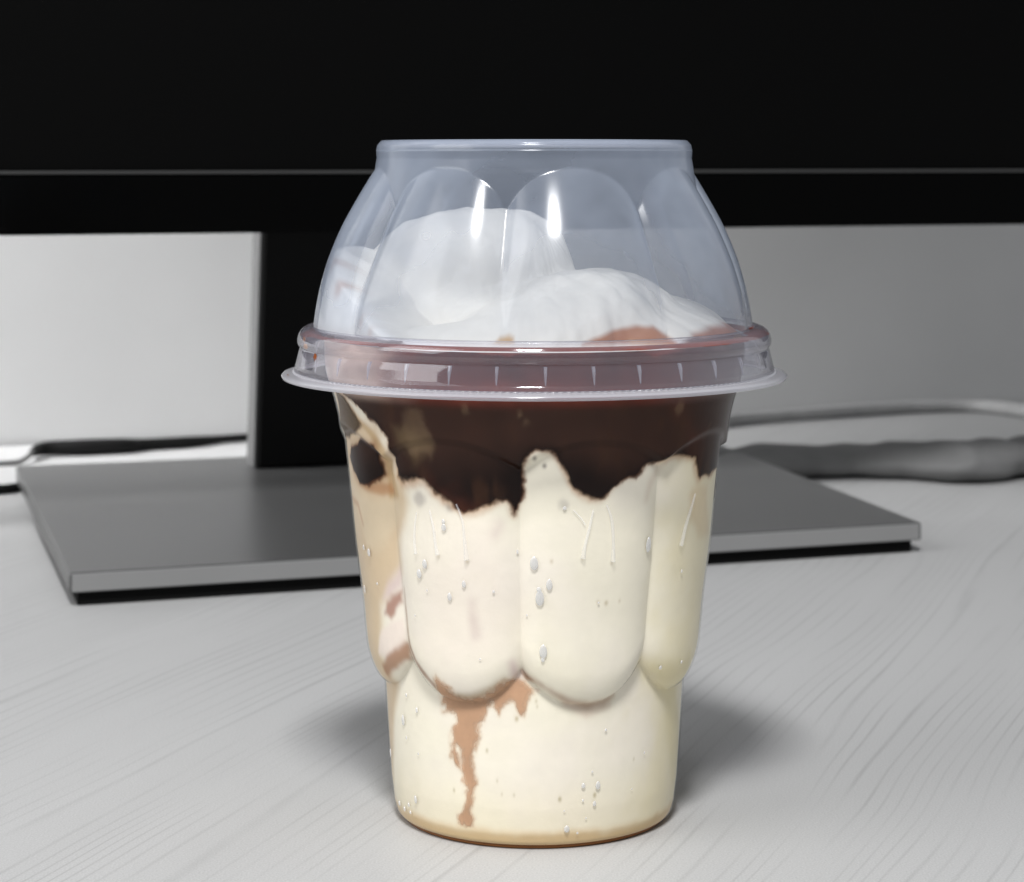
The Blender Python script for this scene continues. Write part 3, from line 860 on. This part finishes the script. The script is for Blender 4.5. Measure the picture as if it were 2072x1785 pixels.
def sauce_ring():
    nt_ = 720
    th = np.linspace(-math.pi, math.pi, nt_, endpoint=False)
    QT = np.stack([np.cos(th) * .04, np.sin(th) * .04], 1)
    wv = fbm(QT, 130, 4)
    wdt = .0015 + .0016 * np.clip(wv + .35, 0, 1)
    wdt = wdt * np.where((np.degrees(th) < -40) & (np.degrees(th) > -75), .25, 1)
    prof_ = [(-1, .0), (-.6, .0004), (0, .0006), (.6, .0004), (1, .0)]
    P = []
    for k_, h_ in prof_:
        r_ = .0432 + k_ * wdt * .9
        P.append(np.stack([r_ * np.sin(th), -r_ * np.cos(th), .09325 + h_ * .6 - .0001 * (k_ > 0)], 1) if np.ndim(h_) else np.stack([r_ * np.sin(th), -r_ * np.cos(th), np.full(nt_, .0930 + h_)], 1))
    me = grid_mesh('sauce_ring', np.vstack(P), nt_, len(P), flip=True)
    c_ = np.tile(C(120, 50, 28), (nt_ * len(P), 1)) * (1 + .5 * np.tile(wv, len(P)))[:, None]
    color_attr(me, 'tint', np.clip(c_, 0, 1))
    return link('sauce_ring', me, M['sauce'], serve)
sauce_ring()

# ------------------------------------------------------------------ the cup
cup = empty('plastic_cup', (CX, CY, 0))
tag(cup, 'clear fluted plastic sundae cup standing on the desk', 'cup')
THC = np.radians(np.arange(0, 360, 360 / 640)); ZC = np.concatenate([[0.0, .0003, .0008], np.arange(.0014, .0912, .0004)])
t2, zc = np.meshgrid(THC, ZC); t2, zc = t2.ravel(), zc.ravel()
rc_ = r_cup(t2, zc)
rc_ = np.where(zc < .0012, rc_ - (.0012 - zc) * .6, rc_)
me = grid_mesh('cup_wall', np.stack([rc_ * np.sin(t2), -rc_ * np.cos(t2), zc], 1), 640, len(ZC))
cw = link('cup_wall', me, M['cup'], cup)

def lathe(name, prof, mat, parent, nu=256, mod=None):
    th = np.linspace(0, 2 * math.pi, nu, endpoint=False)
    P = np.array(prof)
    T_, I = np.meshgrid(th, np.arange(len(P)))
    r_ = P[I.ravel(), 0]; z_ = P[I.ravel(), 1]; T_ = T_.ravel()
    if mod is not None:
        r_ = r_ + mod(T_, I.ravel())
    me = grid_mesh(name, np.stack([r_ * np.sin(T_), -r_ * np.cos(T_), z_], 1), nu, len(P))
    return link(name, me, mat, parent)
lathe('cup_base', [(.0001, .0007), (.020, .0007), (.0236, .0004), (.0250, .00015), (.0254, .0001), (.0256, .0004), (.0252, .0008)], M['foot'], cup)  # caramel colour stands in for the amber contact shadow at the base

# water droplets clinging to the outside of the cup
def droplet_mesh():
    bm = bmesh.new()
    bmesh.ops.create_icosphere(bm, subdivisions=3, radius=1.0)
    for vv in bm.verts:
        if vv.co.y > 0.15: vv.co.y = 0.15 + (vv.co.y - .15) * .1
        vv.co.y *= 0.55
        if vv.co.z < 0: vv.co.x *= 1 + 0.10 * -vv.co.z          # heavier below
        else: vv.co.x *= 1 - 0.28 * vv.co.z ** 2
    me = bpy.data.meshes.new('water_droplet'); bm.to_mesh(me); bm.free()
    me.materials.append(M['water'])
    me.polygons.foreach_set('use_smooth', [True] * len(me.polygons))
    return me
dme = droplet_mesh()
def put_drop(px, py, hw, hh):
    th, z = at_cup(px, py)
    r_ = float(r_cup(th, z))
    e = .0004
    tn = Vector((float(r_cup(th + .02, z)) * math.sin(th + .02) - float(r_cup(th - .02, z)) * math.sin(th - .02),
                 -float(r_cup(th + .02, z)) * math.cos(th + .02) + float(r_cup(th - .02, z)) * math.cos(th - .02), 0)).normalized()
    vz = Vector(((float(r_cup(th, z + e)) - float(r_cup(th, z - e))) * math.sin(th), -(float(r_cup(th, z + e)) - float(r_cup(th, z - e))) * math.cos(th), 2 * e)).normalized()
    yv = vz.cross(tn).normalized()                           # into the cup
    if yv.dot(Vector((math.sin(th), -math.cos(th), 0))) > 0: yv = -yv
    o = bpy.data.objects.new('water_droplet', dme)
    COL.objects.link(o); o.parent = cup
    m = FP / (CY - .034)
    sx, sz = 1.0 * hw / m, 0.98 * hh / m
    Mx = Matrix((tn * sx, yv * (min(sx, sz) * .9), vz * sz)).transposed().to_4x4()
    Mx.translation = Vector((r_ * math.sin(th), -r_ * math.cos(th), z))
    o.matrix_local = Mx
for x, y, a, b_ in [(600, 772, 5.5, 8), (598, 744, 4, 5), (508, 948, 6, 10), (482, 995, 6.5, 10), (697, 1045, 4.5, 8), (628, 1106, 5, 9), (1035, 945, 8.5, 15), (1108, 1048, 6.5, 12),
                    (1062, 1112, 9, 17), (1058, 1072, 5, 6), (840, 1081, 3, 3.5), (1585, 855, 8, 17), (1745, 983, 3, 4), (240, 893, 5.5, 9), (215, 868, 4, 6), (220, 1070, 4, 9), (280, 1043, 3, 3),
                    (168, 842, 4, 7), (150, 702, 3.5, 5), (1345, 1135, 2.5, 2.5), (1182, 680, 4, 4), (955, 890, 2.5, 5), (1000, 1195, 2, 2.4), (520, 1075, 2, 3)]:
    px, py = z2([(x, y)])[0]
    put_drop(px, py, a, b_)
for x, y, a, b_ in [(1079, 218, 8, 15), (1077, 258, 4, 5), (405, 548, 5.5, 12), (470, 500, 4, 6), (420, 428, 3, 4), (421, 633, 2.5, 4), (478, 710, 2.2, 3), (465, 930, 5, 9), (432, 955, 3.5, 5),
                    (1342, 862, 5.5, 9), (1272, 864, 4.5, 6), (1325, 950, 4, 6), (1270, 935, 2.5, 3), (1192, 1072, 6, 8), (1243, 1092, 2.5, 3), (1380, 596, 3, 3), (1315, 797, 2.2, 2.5), (1645, 296, 4, 5), (1744, 268, 3.5, 4),
                    (1565, 705, 2, 3), (345, 705, 4, 9), (388, 948, 4.5, 6), (412, 975, 4.5, 6), (440, 992, 4, 4), (1285, 1020, 2, 2), (462, 45, 2, 2.5), (775, 255, 2.5, 2), (1505, 880, 1.8, 2), (1180, 985, 1.8, 2)]:
    px, py = z3([(x, y)])[0]
    put_drop(px, py, a, b_)
# thin runs of water down the petals
def run(pts, wpx):
    P = []
    for px, py in z2(pts):
        th, z = at_cup(px, py); r_ = float(r_cup(th, z)) + .00002
        P.append((r_ * math.sin(th), -r_ * math.cos(th), z))
    m = FP / (CY - .034)
    tube('water_run', P, [1.5 * wp / m for wp in wpx], M['film'], cup, 10)
for pts, wp in [([(532, 690), (552, 780), (560, 850), (572, 905)], [1.2, 2, 2.2, 3.4]), ([(660, 660), (690, 740), (700, 830), (710, 930)], [1.2, 1.8, 2.2, 4]),
                ([(1320, 690), (1300, 780), (1280, 860), (1270, 922)], [1.4, 2, 2.2, 3.6]), ([(1385, 665), (1408, 740), (1416, 850), (1414, 938)], [1.4, 2.2, 2.2, 3.6]),
                ([(1810, 610), (1790, 680), (1765, 760), (1740, 862)], [1.2, 2, 2.4, 3.4]), ([(470, 700), (462, 770), (460, 840), (466, 900)], [1, 1.6, 1.8, 2.6]),
                ([(1225, 690), (1262, 730), (1280, 760)], [1, 1.4, 1])]:
    run(pts, wp)

# ------------------------------------------------------------------ the dome lid
lid = empty('dome_lid', (CX, CY, .0847))
tag(lid, 'clear petal-shaped plastic dome lid snapped onto the cup', 'lid')
def solid(o, t):
    m = o.modifiers.new('thickness', 'SOLIDIFY'); m.thickness = t; m.offset = -1
    return o
OZ = .0847
nl = 640
THL = np.radians(LVAL) + np.linspace(0, 2 * math.pi, nl, endpoint=False)
ZL = np.concatenate([np.arange(.0943, .1285, .0003), np.arange(.1285, .13005, .00012)])
t3, zl = np.meshgrid(THL, ZL); t3, zl = t3.ravel(), zl.ravel()
rl = r_lid(t3, zl)
Vd = np.stack([rl * np.sin(t3), -rl * np.cos(t3), zl - OZ], 1)
rows = len(ZL)
tops = []
for r_, z_ in [(.0297, .1304), (.0293, .13045), (.0288, .1302), (.0284, .1296), (.0280, .1292), (.020, .12915), (.010, .1291), (.0002, .1291)]:
    tops.append(np.stack([r_ * np.sin(THL), -r_ * np.cos(THL), np.full(nl, z_ - OZ)], 1)); rows += 1
me = grid_mesh('dome', np.vstack([Vd] + tops), nl, rows)
link('dome', me, M['dome'], lid)
rim = lathe('rim', [(r_, z_ - OZ) for r_, z_ in [(.04262, .0943), (.0429, .09418), (.0434, .09422), (.0442, .0941), (.0449, .0936), (.0453, .0929), (.0455, .0921), (.0455, .0916), (.04535, .0912),
            (.0450, .0909), (.0449, .0906), (.0451, .0902), (.0454, .0890), (.0458, .0874), (.0462, .08585)]], M['rim'], lid, 320)
solid(rim, .0004)
lip = lathe('lip', [(r_, z_ - OZ) for r_, z_ in [(.04622, .0858), (.0465, .08555), (.0472, .08545), (.0480, .08535), (.0485, .08525), (.0487, .0851), (.0486, .0849), (.0482, .0849)]], M['lip'], lid, 320)
solid(lip, .0003)
# fine knurling where the skirt meets the lip
lathe('knurl', [(r_, z_ - OZ) for r_, z_ in [(.0463, .0861), (.04655, .0861), (.0467, .0859), (.0467, .0857), (.0465, .0855)]], M['lip'], lid, 1760,
      lambda T_, I: np.where((I > 0) & (I < 4), .00016 * (np.sin(T_ * 220)), 0))
# upright ribs on the rim's skirt
bm = bmesh.new()
prof = [(-.00032, .0), (.00032, .0), (.00022, .00045), (-.00022, .00045)]
top_ = [bm.verts.new((x, -y - .0448, .0903 - OZ)) for x, y in prof]
mid_ = [bm.verts.new((x * .9, -y - .0452, .0893 - OZ)) for x, y in prof]
bot_ = [bm.verts.new((x * .35, -y * .2 - .0457, .0871 - OZ)) for x, y in prof]
for A, B in ((top_, mid_), (mid_, bot_)):
    for i in range(4):
        bm.faces.new((A[i], A[(i + 1) % 4], B[(i + 1) % 4], B[i]))
bm.faces.new(top_[::-1]); bm.faces.new(bot_)
bmesh.ops.recalc_face_normals(bm, faces=bm.faces)
rib_me = bpy.data.meshes.new('rib'); bm.to_mesh(rib_me); bm.free()
rib_me.materials.append(M['lip'])
for k in range(33):
    o = bpy.data.objects.new('rib', rib_me)
    COL.objects.link(o); o.parent = rim
    o.rotation_euler = (0, 0, R(2.0 + k * 360 / 33))

# dried sauce on the outside of the lid's left end
def smear_on(px, py, prof_r, z_guess, hw, hh, colr):
    d = CY - .04
    X = (px - HX) / FP * CY - CX
    th = math.asin(max(-.998, min(.998, X / prof_r)))
    me = bpy.data.meshes.new('sauce_smear')
    bm = bmesh.new(); bmesh.ops.create_icosphere(bm, subdivisions=4, radius=1.0)
    for vv in bm.verts:
        n = 1 + .5 * mnoise.noise(vv.co * 1.4 + Vector((px, py, 0)))
        vv.co.x *= n; vv.co.z *= n
        if vv.co.y > 0: vv.co.y *= .2
    bm.to_mesh(me); bm.free()
    color_attr(me, 'tint', np.tile(C(*colr), (len(me.vertices), 1)))
    o = link('sauce_smear', me, M['sauce'], lid)
    o.location = ((prof_r) * math.sin(th), -(prof_r) * math.cos(th), z_guess - OZ)
    o.scale = (hw, .00016, hh)
    o.rotation_euler = (0, 0, th)
smear_on(655, 716, .0455, .0899, .00075, .0007, (140, 74, 34))
smear_on(627, 678, .0453, .0926, .0012, .0006, (170, 116, 84))
smear_on(632, 692, .0456, .0915, .0014, .0005, (188, 140, 104))
smear_on(592, 764, .0479, .08545, .0016, .0003, (110, 52, 26))

# whitish ring added to stand in for the reflection round the lid's top
lathe('top_reflection', [(.0297 + .0005 * math.cos(a), .1296 - OZ + .0005 * math.sin(a)) for a in [i * math.pi / 5 for i in range(11)]], M['lip'], lid, 256)
